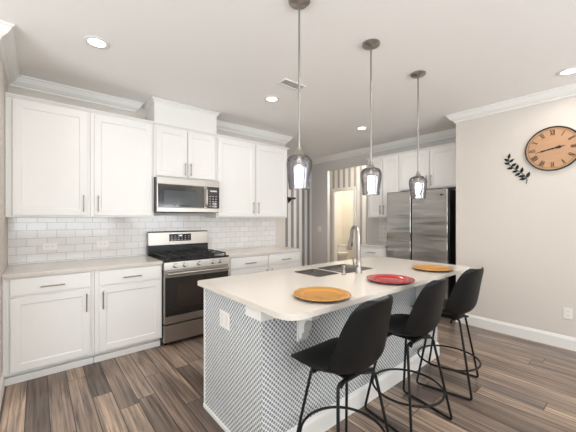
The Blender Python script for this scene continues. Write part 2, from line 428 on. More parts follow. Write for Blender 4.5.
def upper_cab(label, x0, W, z0, z1, bays, loc=None, rot=0, group='white wall cabinets', D=.325, zh=None, cap=True, endr=0, endl=0, hl=.165):
    t = thing('wall_cabinet', label, 'cabinet', loc or (x0, YA-.001, z0), rot, group)
    h = z1-z0
    obj('body', bx(.0008, W-.0008, -D, 0, 0, h-.001), 'cab', t)
    yf = -D-.0205
    if cap:
        bm = nb(); pr = [(0, 0), (.012, 0), (.016, .008), (.026, .018), (.026, .026), (0, .026)]
        f0 = lambda o, z: (-.0 if not endl else -o, -D-o, h-.028+z); f1 = lambda o, z: (W if not endr else W+o, -D-o, h-.028+z)
        prism(bm, pr, f0, f1)
        if endr: prism(bm, pr, lambda o, z: (W+o, -D-o, h-.028+z), lambda o, z: (W+o, 0, h-.028+z))
        if endl: prism(bm, pr, lambda o, z: (-o, -D-o, h-.028+z), lambda o, z: (-o, 0, h-.028+z))
        obj('top_moulding', bm, 'cab', t)
    for a, b, side in bays:
        bm = nb(); shaker(bm, a, b, .018, h-.05, yf); dd = obj('door', bm, 'cab', t)
        if side: pull(dd, b-.03 if side == 'r' else a+.03, (zh if zh else .135), yf, L=hl)
    return t
base_cab('white base cabinet with one drawer and door, against the left wall', XL+.002, .618, [(.047, .585, 'r')])
base_cab('white base cabinet with one drawer and door, immediately left of the range', .407, .603, [(.035, .590, 'l')])
base_cab('wide white base cabinet with two drawers, between range and hall', 1.778, 1.205, [(.035, .598, 'r'), (.622, 1.185, 'l')])
UG = 'white wall cabinets'
upper_cab('tall single-door white wall cabinet beside the left wall', XL+.002, .618, 1.372, 2.45, [(.047, .590, 'r')])
upper_cab('tall single-door white wall cabinet just left of the microwave', .407, .603, 1.372, 2.45, [(.033, .577, 'l')])
upper_cab('short two-door white wall cabinet directly above the microwave', 1.012, .758, 1.83, 2.45, [(.02, .374, 'r'), (.384, .738, 'l')], zh=.115, hl=.15)
upper_cab('tall two-door white wall cabinet right of the microwave', 1.772, 1.193, 1.372, 2.45, [(.02, .585, 'r'), (.608, 1.173, 'l')], endr=1)
# chase box above the microwave cabinet
t = thing('duct_cover_box', 'white box rising to the ceiling above the microwave cabinet', 'box', (1.012, YA-.001, 2.4505))
obj('body', bx(0, .762, -.335, 0, 0, H-2.4505-.002), 'cab', t)
bm = nb(); pr = [(0, 0), (0, -.045), (.006, -.045), (.012, -.03), (.03, -.012), (.034, -.01), (.034, 0)]
zt = H-2.4505-.003
path = [(-.0, 0), (-.0, -.335), (.762, -.335), (.762, 0)]
bm = molding([(x, y) for x, y in path], [(o, z) for o, z in pr], zt)
obj('top_moulding', bm, 'cab', t)

# far wall units (facing the camera side, -X)
upper_cab('tall two-door white wall cabinet on the far wall beside refrigerator', 0, .62, 1.372, 2.45, [(.02, .3, 'r'), (.31, .60, 'l')], loc=(XD-.001, 3.225, 1.372), rot=-PI/2, endl=1, D=.33)
upper_cab('white two-door wall cabinet above the refrigerator', 0, .985, 1.812, 2.45, [(.02, .487, 'r'), (.497, .965, 'l')], loc=(XD-.001, 2.604, 1.812), rot=-PI/2, zh=.125, D=.33, hl=.17)
base_cab('small white base cabinet on the far wall left of refrigerator', 0, .51, [(.03, .48, 'l')], loc=(XD-.001, 3.195, 0), rot=-PI/2)

def slab(outer, holes, z0, z1):
    bm = nb()
    loops = []
    for z in (z1, z0):
        es = []
        lp = []
        for poly in [outer]+holes:
            vsx = [bm.verts.new((x, y, z)) for x, y in poly]; lp.append(vsx)
            for k in range(len(vsx)): es.append(bm.edges.new((vsx[k], vsx[(k+1) % len(vsx)])))
        bmesh.ops.triangle_fill(bm, edges=es, use_beauty=True); loops.append(lp)
    for A, B in zip(*loops):
        n = len(A)
        for k in range(n): bm.faces.new((A[k], A[(k+1) % n], B[(k+1) % n], B[k]))
    return bm
def rrect(x0, x1, y0, y1, r, n=6):
    rs = r if isinstance(r, (list, tuple)) else [r]*4; out = []
    for (cx, cy, a0), rr in zip(((x1, y1, 0), (x0, y1, 90), (x0, y0, 180), (x1, y0, 270)), rs):
        sx = -1 if cx == x1 else 1; sy = -1 if cy == y1 else 1
        for k in range(n+1):
            a = R(a0+90*k/n); out.append((cx+sx*rr+rr*math.cos(a), cy+sy*rr+rr*math.sin(a)))
    return out
def bevmod(o, wd=.003, seg=2):
    m = o.modifiers.new('bevel', 'BEVEL'); m.width = wd; m.segments = seg; m.limit_method = 'ANGLE'; m.angle_limit = R(40)
def ctop(label, x0, x1, y0, y1):
    o = obj('countertop', bx(x0, x1, y0, y1, .8835, .914, bev=.003), 'quartz'); tag(o, label, 'countertop'); return o
ctop('white quartz countertop from the left wall to the range', XL+.002, 1.009, 3.242, YA-.010)
ctop('white quartz countertop right of the range', 1.777, 2.998, 3.242, YA-.010)
ctop('white quartz countertop on the far wall beside the refrigerator', 4.285, XD-.010, 2.683, 3.208)

# ------------------------------------------------------------ range
t = thing('gas_range', 'stainless steel gas range with black cooktop between white cabinets', 'stove', (1.013, YA-.012, 0))
W = .758; F = -.645  # front plane of door
bm = nb(); box(bm, .001, W-.001, -.60, 0, .035, .905)
for sx in (.03, W-.06):
    for sy in (-.57, -.06): box(bm, sx, sx+.03, sy, sy+.03, .0005, .035)
obj('body', bm, 'black', t)
bm = nb(); box(bm, 0, W, -.655, -.06, .905, .918, .003); obj('cooktop', bm, 'black', t)
# control panel, sloped
bm = nb(); prism(bm, [(-.602, .812), (-.668, .815), (-.660, .895), (-.645, .904), (-.602, .904)], lambda y, z: (0, y, z), lambda y, z: (W, y, z))
cp = obj('control_panel', bm, 'steelside', t)
for i, kx in enumerate((.115, .215, .379, .545, .64)):
    bm = nb(); Mx = Matrix.Translation((kx, -.6645, .857)) @ Matrix.Rotation(R(84.5), 4, 'X')
    lathe(bm, [(0, 0), (.026, 0), (.026, .006), (.021, .008), (.019, .03), (.014, .034), (0, .034)], seg=20, M4=Mx)
    obj('knob', bm, 'steelside', t, True)
dr = obj('oven_door', bx(.004, W-.004, F-.01, -.603, .245, .806, bev=.004), 'steelside', t)
obj('window', bx(.012, W-.012, F-.013, F-.0101, .325, .735), 'darkglass', dr)
obj('inner_window', bx(.14, W-.14, F-.0142, F-.0131, .40, .66), mat('oven_window', (.03, .02, .015, 1), .12), dr)
bm = nb(); tube(bm, [(.03, F-.055, .775), (W-.03, F-.055, .775)], .014, 12)
for x in (.05, W-.05): tube(bm, [(x, F-.055, .775), (x, F-.0105, .775)], .010, 8)
obj('handle', bm, 'steelside', dr, True)
d2 = obj('storage_drawer', bx(.004, W-.004, F-.005, -.603, .05, .228, bev=.004), 'steelside', t)
# back guard
bm = nb(); box(bm, .0, W, -.075, -.002, .919, 1.03); obj('lower_backguard', bm, 'black', t)
bm = nb(); prism(bm, [(-.002, 1.031), (-.085, 1.031), (-.078, 1.185), (-.066, 1.2), (-.002, 1.2)], lambda y, z: (0.0, y, z), lambda y, z: (W, y, z))
bg = obj('backguard', bm, 'steelside', t)
bevmod(bg, .004)
ds = obj('display', bx(.245, .52, -.0885, -.086, 1.075, 1.165, bev=.001), 'darkglass', bg); ds.location = (0, .003, 0)
bm = nb()
for i in range(6):
    for j in range(3):
        if i in (2, 3) and j == 2: continue
        obj('button', bx(.265+i*.043, .283+i*.043, -.0896, -.0886, 1.088+j*.024, 1.094+j*.024), 'grille', ds)
bm.free(); bm = nb(); box(bm, .36, .405, -.0896, -.0886, 1.135, 1.152); obj('clock_readout', bm, emis('readout', (.8, .85, .9, 1), .5), ds)
# burners and grates
for cx_, cy_, r_ in ((.17, -.50, .05), (.17, -.2, .042), (.379, -.35, .05), (.588, -.5, .055), (.588, -.2, .038)):
    bm = nb(); lathe(bm, [(0, .9185), (r_, .9185), (r_, .926), (r_*.7, .928), (r_*.7, .935), (r_*.6, .938), (0, .938)], c=(cx_, cy_, 0), seg=20); obj('burner', bm, 'iron', t, True)
for gx0, gx1 in ((.03, .262), (.268, .490), (.496, .728)):
    bm = nb(); y0, y1 = -.63, -.10; zt, g = .955, .006
    box(bm, gx0, gx0+g*2, y0, y1, zt-.012, zt, .002, 1); box(bm, gx1-g*2, gx1, y0, y1, zt-.012, zt, .002, 1)
    box(bm, gx0, gx1, y0, y0+g*2, zt-.012, zt, .002, 1); box(bm, gx0, gx1, y1-g*2, y1, zt-.012, zt, .002, 1)
    mx = (gx0+gx1)/2
    box(bm, mx-g, mx+g, y0, y1, zt-.012, zt, .002, 1)
    for yy in (-.50, -.36, -.22): box(bm, gx0, gx1, yy-g, yy+g, zt-.012, zt, .002, 1)
    for px in (gx0, gx1-.012):
        for py in (y0, y1-.012): box(bm, px, px+.012, py, py+.012, .9185, zt-.012)
    obj('grate', bm, 'iron', t)

# ------------------------------------------------------------ microwave
t = thing('microwave_oven', 'stainless steel over-the-range microwave mounted under the short cabinet', 'microwave', (1.013, YA-.012, 1.432))
W = .756; Hm = .392; F = -.385
obj('body', bx(0, W, F, 0, 0, Hm, bev=.003), mat('charcoal_case', (.05, .048, .046, 1), .4), t)
obj('top_panel', bx(.001, W-.001, F-.028, F-.0005, Hm-.075, Hm-.001, bev=.003), 'steelside', t)
obj('bottom_panel', bx(.001, W-.001, F-.028, F-.0005, .003, .052, bev=.003), 'steelside', t)
dr = obj('door', bx(.001, .59, F-.028, F-.0005, .054, Hm-.077, bev=.002), 'steelside', t)
obj('window', bx(.012, .552, F-.0305, F-.0285, .058, Hm-.08, bev=.001), 'darkglass', dr)
obj('mesh_screen', bx(.075, .47, F-.0318, F-.0306, .085, Hm-.145, bev=.0005), mat('grey_window_mesh', (.055, .06, .065, 1), .15), dr)
bm = nb(); tube(bm, smooth_path([(.575, F-.029, .075), (.575, F-.062, .09), (.575, F-.062, Hm-.11), (.575, F-.029, Hm-.095)], .02), .010, 10)
obj('handle', bm, 'steelside', dr, True)
cpn = obj('control_panel', bx(.60, W-.001, F-.028, F-.0005, .054, Hm-.077, bev=.002), 'darkglass', t)
bm = nb()
for i in range(3):
    for j in range(5): obj('button', bx(.622+i*.038, .640+i*.038, F-.0292, F-.0283, .075+j*.03, .083+j*.03), 'grille', cpn)
bm.free()
obj('display', bx(.63, .72, F-.0292, F-.0283, .258, .275), emis('readout_dim', (.5, .55, .6, 1), .3), cpn)
obj('underside_vent', bx(.15, .60, -.30, -.1, -.004, -.0005), 'black', t)

# ------------------------------------------------------------ refrigerator
t = thing('refrigerator', 'side-by-side stainless steel refrigerator with black sides', 'refrigerator', (XD-.015, 2.642, 0), -PI/2)
W = .925; D = .60; hf = 1.77
obj('body', bx(0, W, -D, 0, .012, hf-.012, bev=.004), 'black', t)
f = -D-.058
dl = obj('freezer_door', bx(.002, .398, f, -D-.002, .06, hf, bev=.01, seg=3), 'steel', t)
d2 = obj('refrigerator_door', bx(.420, W-.002, f, -D-.002, .06, hf, bev=.01, seg=3), 'steel', t)
obj('centre_recess', bx(.399, .419, f+.02, -D-.002, .06, hf-.01), 'black', t)
obj('toe_grille', bx(.01, W-.01, -D-.03, -D-.001, .002, .055), 'black', t)
obj('badge', bx(W-.10, W-.055, f-.0025, f-.0003, hf-.095, hf-.07, bev=.0008), 'slot', d2)
bm = nb(); box(bm, .01, .10, -D-.05, -D+.05, hf-.011, hf+.012, .003); box(bm, W-.10, W-.01, -D-.05, -D+.05, hf-.011, hf+.012, .003)
bm.free()

# ------------------------------------------------------------ kitchen island
Xb, X1 = .9275, 3.045; K0, K1, Yb1 = 1.324, 1.465, 2.042
t = thing('kitchen_island', 'long kitchen island clad in grey mosaic tile with white base moulding', 'island', (0, 0, 0))
obj('tiled_knee_wall', bx(Xb, X1, K0, K1-.0005, .001, .882), 'mosaic', t)['label'] = 'seating-side panel of small grey diamond mosaic with white grout'
obj('tiled_end_panel', bx(Xb+.0008, Xb+.03, K1, Yb1, .001, .882), 'mosaic', t)['label'] = 'narrow end panel of grey mosaic tile'
obj('end_panel', bx(X1-.03, X1, K1, Yb1-.021, .001, .882), 'cab', t)
bm = nb(); box(bm, Xb+.031, X1-.031, K1+.05, Yb1-.1, .04, .1); box(bm, Xb+.031, X1-.031, Yb1-.10, Yb1-.08, .001, .1); box(bm, Xb+.031, X1-.031, Yb1-.04, Yb1-.021, .1, .88)
obj('carcass', bm, 'cab', t)
for k in range(4):
    a = Xb+.04+k*.51; bm = nb(); box(bm, a+.005, a+.500, Yb1-.02, Yb1, .12, .87, .002, 1); dd = obj('door', bm, 'cab', t)
obj('corner_strip', bx(Xb-.006, Xb+.0, Yb1-.012, Yb1+.004, .03, .882), 'trim', t)
# tall base moulding round the knee wall, low shoe on the end panel
obj('base_moulding', molding([(Xb, K1), (Xb, K0), (X1, K0), (X1, K1)], BB, .001).copy() if False else molding([(X1, K1), (X1, K0), (Xb, K0), (Xb, K1)][::-1], BB, .001), 'trim', t)
obj('shoe_moulding', bx(Xb-.012, Xb-.0003, K1+.001, Yb1+.004, .001, .032, bev=.005), 'trim', t)
# corner block under the counter
bm = nb(); box(bm, Xb-.02, Xb-.0005, K0-.02, K0+.135, .812, .8825, .001, 1); box(bm, Xb-.0005, Xb+.16, K0-.02, K0-.0005, .812, .8825, .001, 1)
obj('support_block', bm, 'trim', t)
# scroll corbels
def corbel(x):
    bm = nb(); wd = .062
    prof = [(0, .882), (.165, .882), (.165, .852), (.150, .848)]
    for k in range(7):
        a = R(90*k/6); prof.append((.150-.045*math.sin(a), .848-.05*(1-math.cos(a))))
    prof += [(.105, .784), (.085, .780)]
    for k in range(7):
        a = R(90*k/6); prof.append((.085-.045*math.sin(a), .780-.06*(1-math.cos(a))))
    prof += [(.040, .70), (.022, .69), (.022, .66), (0, .65)]
    prism(bm, prof, lambda o, z: (x, K0-.0135-o, z), lambda o, z: (x+wd, K0-.0135-o, z))
    box(bm, x-.010, x+wd+.010, K0-.013, K0-.0005, .632, .882, .002, 1)
    return obj('corbel', bm, 'trim', t)
for x in (1.185, 1.90, 2.62): corbel(x)
# outlet plate on the end panel
o = obj('outlet_plate', bx(Xb-.006, Xb-.0005, 1.675, 1.80, .655, .765, bev=.002), 'whitep', t)
bm = nb()
for yy in (1.708, 1.767):
    box(bm, Xb-.008, Xb-.0061, yy-.017, yy+.017, .675, .745, .001, 1)
obj('socket', bm, mat('socket_grey', srgb(228, 225, 220), .4), o)

# countertop with sink cutouts
SX0, SXm0, SXm1, SX1, SY0, SY1 = 1.635, 1.895, 1.915, 2.32, 1.55, 1.91
outer = rrect(.875, 3.083, 1.03, 2.062, [.02, .02, .10, .07], 8)
hl = rrect(SX0, SXm0, SY0+.04, SY1-.01, .035, 4); hr = rrect(SXm1, SX1, SY0, SY1, .05, 4)
bm = slab(outer, [hl, hr], .8835, .914)
o = obj('island_countertop', bm, 'quartz'); tag(o, 'large white quartz countertop with rounded corners on the island', 'countertop')
bevmod(o, .003)
t = thing('kitchen_sink', 'double-bowl stainless steel undermount sink in the island', 'sink', (2.0, 1.76, .69))
def bowl(x0, x1, y0, y1, depth, rc=.05):
    bm = nb(); cx, cy = 2.0, 1.76; a = rrect(x0+.0012, x1-.0012, y0+.0012, y1-.0012, rc, 4); b = rrect(x0+.01, x1-.01, y0+.01, y1-.01, .045, 4)
    zz = .9125-.69
    A = [bm.verts.new((x-cx, y-cy, zz)) for x, y in a]; B = [bm.verts.new((x-cx, y-cy, zz-depth+.01)) for x, y in b]
    b2 = rrect(x0+.03, x1-.03, y0+.03, y1-.03, .03, 4); B2 = [bm.verts.new((x-cx, y-cy, zz-depth)) for x, y in b2]
    n = len(A)
    for P, Q in ((A, B), (B, B2)):
        for k in range(n): bm.faces.new((P[k], P[(k+1) % n], Q[(k+1) % n], Q[k]))
    bm.faces.new(B2)
    bmesh.ops.recalc_face_normals(bm, faces=bm.faces)
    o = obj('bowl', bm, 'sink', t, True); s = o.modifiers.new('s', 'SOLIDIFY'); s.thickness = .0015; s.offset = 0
    bm = nb(); lathe(bm, [(0, .001), (.035, .001), (.04, .003), (.04, .001)], c=((x0+x1)/2-cx, (y0+y1)/2-cy, zz-depth+.001), seg=20)
    obj('drain', bm, 'nickel', o, True)
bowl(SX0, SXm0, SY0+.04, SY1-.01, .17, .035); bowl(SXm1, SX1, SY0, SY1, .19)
# faucet
t = thing('faucet', 'tall brushed nickel gooseneck pull-down faucet beside the sink', 'faucet', (2.01, 1.502, .9145))
bm = nb(); lathe(bm, [(0, 0), (.027, 0), (.027, .006), (.024, .01), (.022, .05), (.022, .085), (.016, .10), (.0, .10)], seg=24); obj('base', bm, 'nickel', t, True)
dv = Vector((.06, .155)).normalized(); pts = [(0, 0, .09), (0, 0, .30)]; rr = .055
for k in range(1, 15):
    a = PI*k/14*1.02; pts.append((dv.x*rr*(1-math.cos(a)), dv.y*rr*(1-math.cos(a)), .30+.078*math.sin(a)))
e = pts[-1]; pts.append((e[0]+dv.x*.012, e[1]+dv.y*.012, e[2]-.03))
bm = nb(); tube(bm, pts, .0145, 14); obj('neck', bm, 'nickel', t, True)
e = Vector(pts[-1]); e2 = e+Vector((dv.x*.022, dv.y*.022, -.085))
bm = nb(); tube(bm, [e+(e-e2)*.02, e.lerp(e2, .3), e.lerp(e2, .9), e2], [.0165, .019, .024, .022], 14); sh = obj('spray_head', bm, 'nickel', t, True)
bm = nb(); mid = e.lerp(e2, .45); box(bm, mid.x-.006, mid.x+.006, mid.y-.024, mid.y-.012, mid.z-.02, mid.z+.02, .002, 1); obj('spray_button', bm, 'black', sh)
bm = nb(); tube(bm, [(-.018, 0, .06), (-.05, -.0, .062)], .013, 12); tube(bm, [(-.05, 0, .062), (-.062, 0, .075), (-.075, .0, .135)], [.008, .007, .0055], 10)
obj('lever', bm, 'nickel', t, True)
t = thing('soap_dispenser', 'short brushed nickel soap dispenser pump left of the faucet', 'soap dispenser', (1.865, 1.535, .9145))
bm = nb(); lathe(bm, [(0, 0), (.021, 0), (.021, .004), (.014, .01), (.013, .035), (.009, .038), (.009, .05), (0, .05)], seg=18); obj('base', bm, 'nickel', t, True)
bm = nb(); lathe(bm, [(0, .051), (.015, .051), (.016, .066), (.013, .07), (0, .07)], seg=18); tube(bm, [(0, 0, .062), (.02, .03, .064), (.03, .05, .056)], .005, 8); obj('pump_head', bm, 'nickel', t, True)

# ------------------------------------------------------------ charger plates
def plate(x, y, m, label, rad=.163):
    t = thing('charger_plate', label, 'plate', (x, y, .9146), 0, 'charger plates on the island')
    bm = nb(); lathe(bm, [(0, .006), (rad*.60, .006), (rad*.66, .009), (rad*.70, .013), (rad*.97, .0185), (rad, .0175), (rad*.985, .0155), (rad*.70, .0095), (rad*.66, .004), (0, .0035)], seg=64); 
    obj('plate_face', bm, m, t, True)
    bm = nb(); lathe(bm, [(0, .0034), (rad*.66, .0034), (rad*.70, .009), (rad*.972, .0142), (rad*.95, .0105), (rad*.68, .0005), (0, .0)], seg=64); obj('underside', bm, 'dkunder', t, True)
    bm = nb()
    for rr in (.995, .64): 
        tube(bm, [(rad*rr*math.cos(2*PI*k/64), rad*rr*math.sin(2*PI*k/64), .0178 if rr > .9 else .009) for k in range(64)], .002, 6, closed=True)
    obj('rim_bead', bm, m, t, True)
    return t
plate(1.245, 1.185, 'gold', 'round gold charger plate nearest the rounded counter corner')
plate(1.925, 1.165, 'red', 'round glossy red charger plate in the middle of the island')
plate(2.630, 1.190, 'gold', 'round gold charger plate farthest away, near the refrigerator')

# ------------------------------------------------------------ bar stools
def make_stool(label, loc, rotz):
    t = thing('bar_stool', label, 'bar stool', loc, rotz, 'black bucket-seat bar stools')
    prof = [(.232, .556, .08), (.246, .571, .115), (.242, .587, .152), (.222, .599, .184), (.185, .606, .208), (.13, .606, .224), (.03, .592, .233), (-.06, .584, .238), (-.130, .594, .240),
            (-.172, .630, .240), (-.190, .690, .236), (-.202, .760, .226), (-.214, .835, .212), (-.228, .900, .192), (-.240, .942, .170), (-.248, .966, .130), (-.251, .975, .085)]
    lift = [.0, .0, .0, .002, .006, .018, .034, .055, .075, .085, .082, .072, .062, .052, .044, .040, .036]
    n = len(prof); NU = 13; bm = nb(); grid = []
    for i, (y, z, hw) in enumerate(prof):
        a = prof[max(0, i-1)]; b = prof[min(n-1, i+1)]; d = Vector((b[0]-a[0], b[1]-a[1])).normalized()
        nr = Vector((-d.y, d.x))
        if nr.dot(Vector((.3, 1))) < 0: nr = -nr   # up / forward
        if i > 10: nr = Vector((1, .12)).normalized() if True else nr
        row = []
        for j in range(NU):
            u = -1+2*j/(NU-1); k = abs(u)**2.4*lift[i]
            dy = 0
            if i >= n-2: dy = 0
            row.append(bm.verts.new((hw*u, y+nr.x*k, z+nr.y*k)))
        grid.append(row)
    for A, B in zip(grid, grid[1:]):
        for j in range(NU-1): bm.faces.new((A[j], A[j+1], B[j+1], B[j]))
    o = obj('seat_shell', bm, 'plastic', t, 'all')
    s = o.modifiers.new('s', 'SOLIDIFY'); s.thickness = .007; s.offset = 0
    s = o.modifiers.new('ss', 'SUBSURF'); s.levels = 2; s.render_levels = 2
    r = .0085
    obj('mounting_plate', bx(-.085, .085, -.10, .10, .556, .566, bev=.002), 'tube', t)
    for sy in (-1, 1):
        bm = nb(); tube(bm, smooth_path([(-.135, sy*.095, .541), (-.1, sy*.085, .549), (.1, sy*.085, .549), (.135, sy*.095, .541)], .03), r, 10)
        obj('cross_bar', bm, 'tube', t, True)
    fx, fy = .205, .195
    for sx in (-1, 1):
        for sy in (-1, 1):
            bm = nb(); tube(bm, smooth_path([(sx*.06, sy*.085, .549), (sx*.128, sy*.105, .549), (sx*fx, sy*fy, r+.0005), (sx*fx, sy*(fy-.05), r+.0005)], .028, 6), r, 10)
            obj('leg', bm, 'tube', t, True)
        bm = nb(); tube(bm, [(sx*fx, -fy+.049, r+.0005), (sx*fx, fy-.049, r+.0005)], r, 10); obj('floor_rail', bm, 'tube', t, True)
    zr = .20; k = (.549-zr)/(.549-r); qx = .128+(fx-.128)*k; qy = .105+(fy-.105)*k; rad = math.hypot(qx, qy)
    bm = nb(); tube(bm, [((rad-.012)*math.cos(2*PI*i/56), (rad-.012)*math.sin(2*PI*i/56), zr) for i in range(56)], r*.9, 10, closed=True); obj('foot_ring', bm, 'tube', t, True)
    return t
def swivel(t, frame):   # the seat swivels on its frame
    for c in t.children:
        if c.name.split('.')[0] in ('leg', 'floor_rail', 'foot_ring'): c.rotation_euler = (0, 0, frame-t.rotation_euler.z)
    return t
STOOLS = [((1.262, 1.045, 0), 1, -8), ((1.965, 1.06, 0), 1, -10), ((2.635, 1.06, 0), -6, 12)]
s1 = make_stool('black bucket-seat bar stool nearest the camera, before the first gold plate', STOOLS[0][0], R(STOOLS[0][1]))
s2 = dup(s1, STOOLS[1][0], R(STOOLS[1][1]), 'black bucket-seat bar stool in the middle, before the red plate')
s3 = dup(s1, STOOLS[2][0], R(STOOLS[2][1]), 'black bucket-seat bar stool farthest away, near the right wall')
for st, q in zip((s1, s2, s3), STOOLS): swivel(st, R(q[2]))

# ------------------------------------------------------------ pendant lights
def make_pendant(label, x, y):
    t = thing('pendant_light', label, 'pendant light', (x, y, H-.001), 0, 'smoked glass pendants over the island')
    z = lambda zz: zz-(H-.001)
    bm = nb(); lathe(bm, [(0, -.001), (.068, -.001), (.068, -.010), (.060, -.018), (.022, -.024), (.012, -.034), (0, -.034)], seg=36); obj('canopy', bm, 'nickel', t, True)
    bm = nb(); tube(bm, [(0, 0, -.03), (0, 0, z(1.79))], .0065, 12); obj('rod', bm, 'nickel', t, True)
    bm = nb(); lathe(bm, [(0, z(1.805)), (.011, z(1.805)), (.014, z(1.785)), (.022, z(1.768)), (.036, z(1.755)), (.038, z(1.742)), (.018, z(1.740)), (.018, z(1.69)), (0, z(1.69))], seg=28); obj('socket_cap', bm, 'nickel', t, True)
    pf = [(.030, 1.744), (.048, 1.741), (.062, 1.733), (.072, 1.718), (.0765, 1.698), (.0765, 1.675), (.073, 1.640), (.068, 1.600), (.064, 1.565), (.062, 1.535)]
    pr = [(a, z(b)) for a, b in pf] + [(a-.003, z(b)) for a, b in pf[::-1]]
    pr = [(a*1.05, b+.008) for a, b in pr]
    bm = nb(); lathe(bm, pr, seg=40, close=True); obj('glass_shade', bm, 'glass', t, True)
    bm = nb(); lathe(bm, [(0, z(1.572)), (.007, z(1.576)), (.011, z(1.592)), (.017, z(1.615)), (.023, z(1.638)), (.024, z(1.655)), (.018, z(1.675)), (.013, z(1.689)), (0, z(1.689))], seg=20); obj('bulb', bm, 'bulb', t, True)
    l = bpy.data.lights.new('pendant_glow', 'POINT'); l.energy = 3; l.shadow_soft_size = .03; l.color = (1, .93, .85)
    lo = bpy.data.objects.new('pendant_glow', l); C.objects.link(lo); lo.parent = t; lo.location = (0, 0, z(1.50))
    return t
make_pendant('smoked glass pendant light hanging nearest, left of the three', 1.252, 1.385)
make_pendant('smoked glass pendant light hanging in the middle of three', 1.99, 1.37)
make_pendant('smoked glass pendant light hanging farthest, before the refrigerator', 2.742, 1.37)

# ------------------------------------------------------------ recessed ceiling lights and vent
def downlight(x, y, label, power=9, vis=True):
    t = thing('recessed_light', label, 'ceiling light', (x, y, H-.001), 0, 'recessed ceiling lights')
    bm = nb(); lathe(bm, [(.058, -.004), (.082, -.006), (.088, -.003), (.088, 0), (.058, 0)], seg=36, close=True); obj('trim_ring', bm, 'trim', t, True)
    bm = nb(); lathe(bm, [(0, -.003), (.057, -.003), (.057, -.001), (0, -.001)], seg=36); obj('lens', bm, 'can', t, True)
    l = bpy.data.lights.new('downlight', 'AREA'); l.shape = 'DISK'; l.size = .11; l.energy = power; l.color = (1, .95, .9); l.spread = R(160)
    lo = bpy.data.objects.new('downlight', l); C.objects.link(lo); lo.parent = t; lo.location = (0, 0, -.012)
downlight(.354, 2.72, 'round recessed ceiling light above the left counter', 4.5)
downlight(2.05, 2.73, 'round recessed ceiling light above range, between the first two pendants', 4.5)
downlight(3.743, 2.735, 'round recessed ceiling light before the far wall cabinets', 7)
downlight(3.765, .45, 'round recessed ceiling light near the right wall above the clock', 5)
downlight(2.05, .45, 'added recessed ceiling light behind the stools, out of view')  # this one and the next are unseen, added for extra light
downlight(.354, .45, 'added recessed ceiling light above the camera, out of view')
t = thing('air_vent', 'small rectangular ceiling air vent behind the nearest pendant rod', 'vent', (1.985, 2.30, H-.001))
bm = nb()
box(bm, -.14, .14, -.06, -.048, -.008, 0); box(bm, -.14, .14, .048, .06, -.008, 0); box(bm, -.14, -.125, -.048, .048, -.008, 0); box(bm, .125, .14, -.048, .048, -.008, 0)
obj('frame', bm, 'trim', t)
bm = nb()
for k in range(5):
    y = -.036+k*.018; prism(bm, [(y-.006, -.007), (y+.003, -.001), (y+.005, -.001), (y-.004, -.007)], lambda a, b: (-.124, a, b), lambda a, b: (.124, a, b))
obj('louvre', bm, 'trim', t)
obj('backing', bx(-.125, .125, -.048, .048, -.0008, -.0002), 'grille', t)

# ------------------------------------------------------------ wall clock
t = thing('wall_clock', 'large round wooden wall clock with roman numerals and dark rim', 'clock', (XC-.001, .635, 2.105))
Rc = .235
MX = Matrix.Rotation(-PI/2, 4, 'Y')   # local z -> -x
bm = nb(); lathe(bm, [(0, 0), (Rc-.012, 0), (Rc-.012, .016), (0, .016)], seg=64, M4=MX); obj('face', bm, 'clockwood', t, True)
bm = nb(); lathe(bm, [(Rc-.0115, 0), (Rc, 0), (Rc, .026), (Rc-.005, .030), (Rc-.0115, .026)], seg=72, M4=MX, close=True); obj('rim', bm, 'clockrim', t, True)
def cw_pt(u, v, d=.017):  # u: viewer's right, v: up
    return (-d, -u, v)
def stroke(bm, a, b, wd, d0=.0165, d1=.0185):
    a = Vector(a); b = Vector(b); d = (b-a).normalized(); n = Vector((-d.y, d.x))*wd/2
    prism(bm, [tuple(a+n), tuple(a-n), tuple(b-n), tuple(b+n)], lambda p, q: cw_pt(p, q, d0), lambda p, q: cw_pt(p, q, d1))
GL = {'I': (.010, [((.0, 0), (.0, 1), 1)]), 'V': (.020, [((-.4, 1), (0, 0), 1), ((.4, 1), (0, 0), .5)]), 'X': (.022, [((-.4, 1), (.4, 0), 1), ((.4, 1), (-.4, 0), .5)])}
for i, s in enumerate(['XII', 'I', 'II', 'III', 'IV', 'V', 'VI', 'VII', 'VIII', 'IX', 'X', 'XI']):
    a = R(90-30*i); bm = nb(); tot = sum(GL[c][0] for c in s); x = -tot/2; hgt = .056; r0 = .143
    for c in s:
        wc, sts = GL[c]; x += wc/2
        for (p, q, th) in sts:
            P = []
            for uu, vv in (p, q):
                tx = x+uu*wc*.9; ty = r0+vv*hgt
                P.append((ty*math.cos(a)+tx*math.sin(a), ty*math.sin(a)-tx*math.cos(a)))
            stroke(bm, P[0], P[1], .0052*th+.0008)
        x += wc/2
    obj('numeral', bm, 'ink', t)
bm = nb()
for r_ in (.206,):
    for k in range(72):
        a0, a1 = 2*PI*k/72, 2*PI*(k+1)/72; stroke(bm, (r_*math.cos(a0), r_*math.sin(a0)), (r_*math.cos(a1), r_*math.sin(a1)), .002)
obj('minute_ring', bm, 'ink', t)
def hand(ang, L, wd, nm, d):
    bm = nb(); a = R(90-ang); D = Vector((math.cos(a), math.sin(a))); N = Vector((-D.y, D.x))
    poly = [D*-.04+N*wd*.3, D*-.04-N*wd*.3, D*L*.15-N*wd*.25, D*L*.55-N*wd*.8, D*L*.62-N*wd*.3, D*L, D*L*.62+N*wd*.3, D*L*.55+N*wd*.8, D*L*.15+N*wd*.25]
    prism(bm, [tuple(p) for p in poly], lambda p, q: cw_pt(p, q, d), lambda p, q: cw_pt(p, q, d+.0015)); obj(nm, bm, 'black', t)
hand(80, .11, .02, 'hour_hand', .020); hand(258, .165, .010, 'minute_hand', .023)
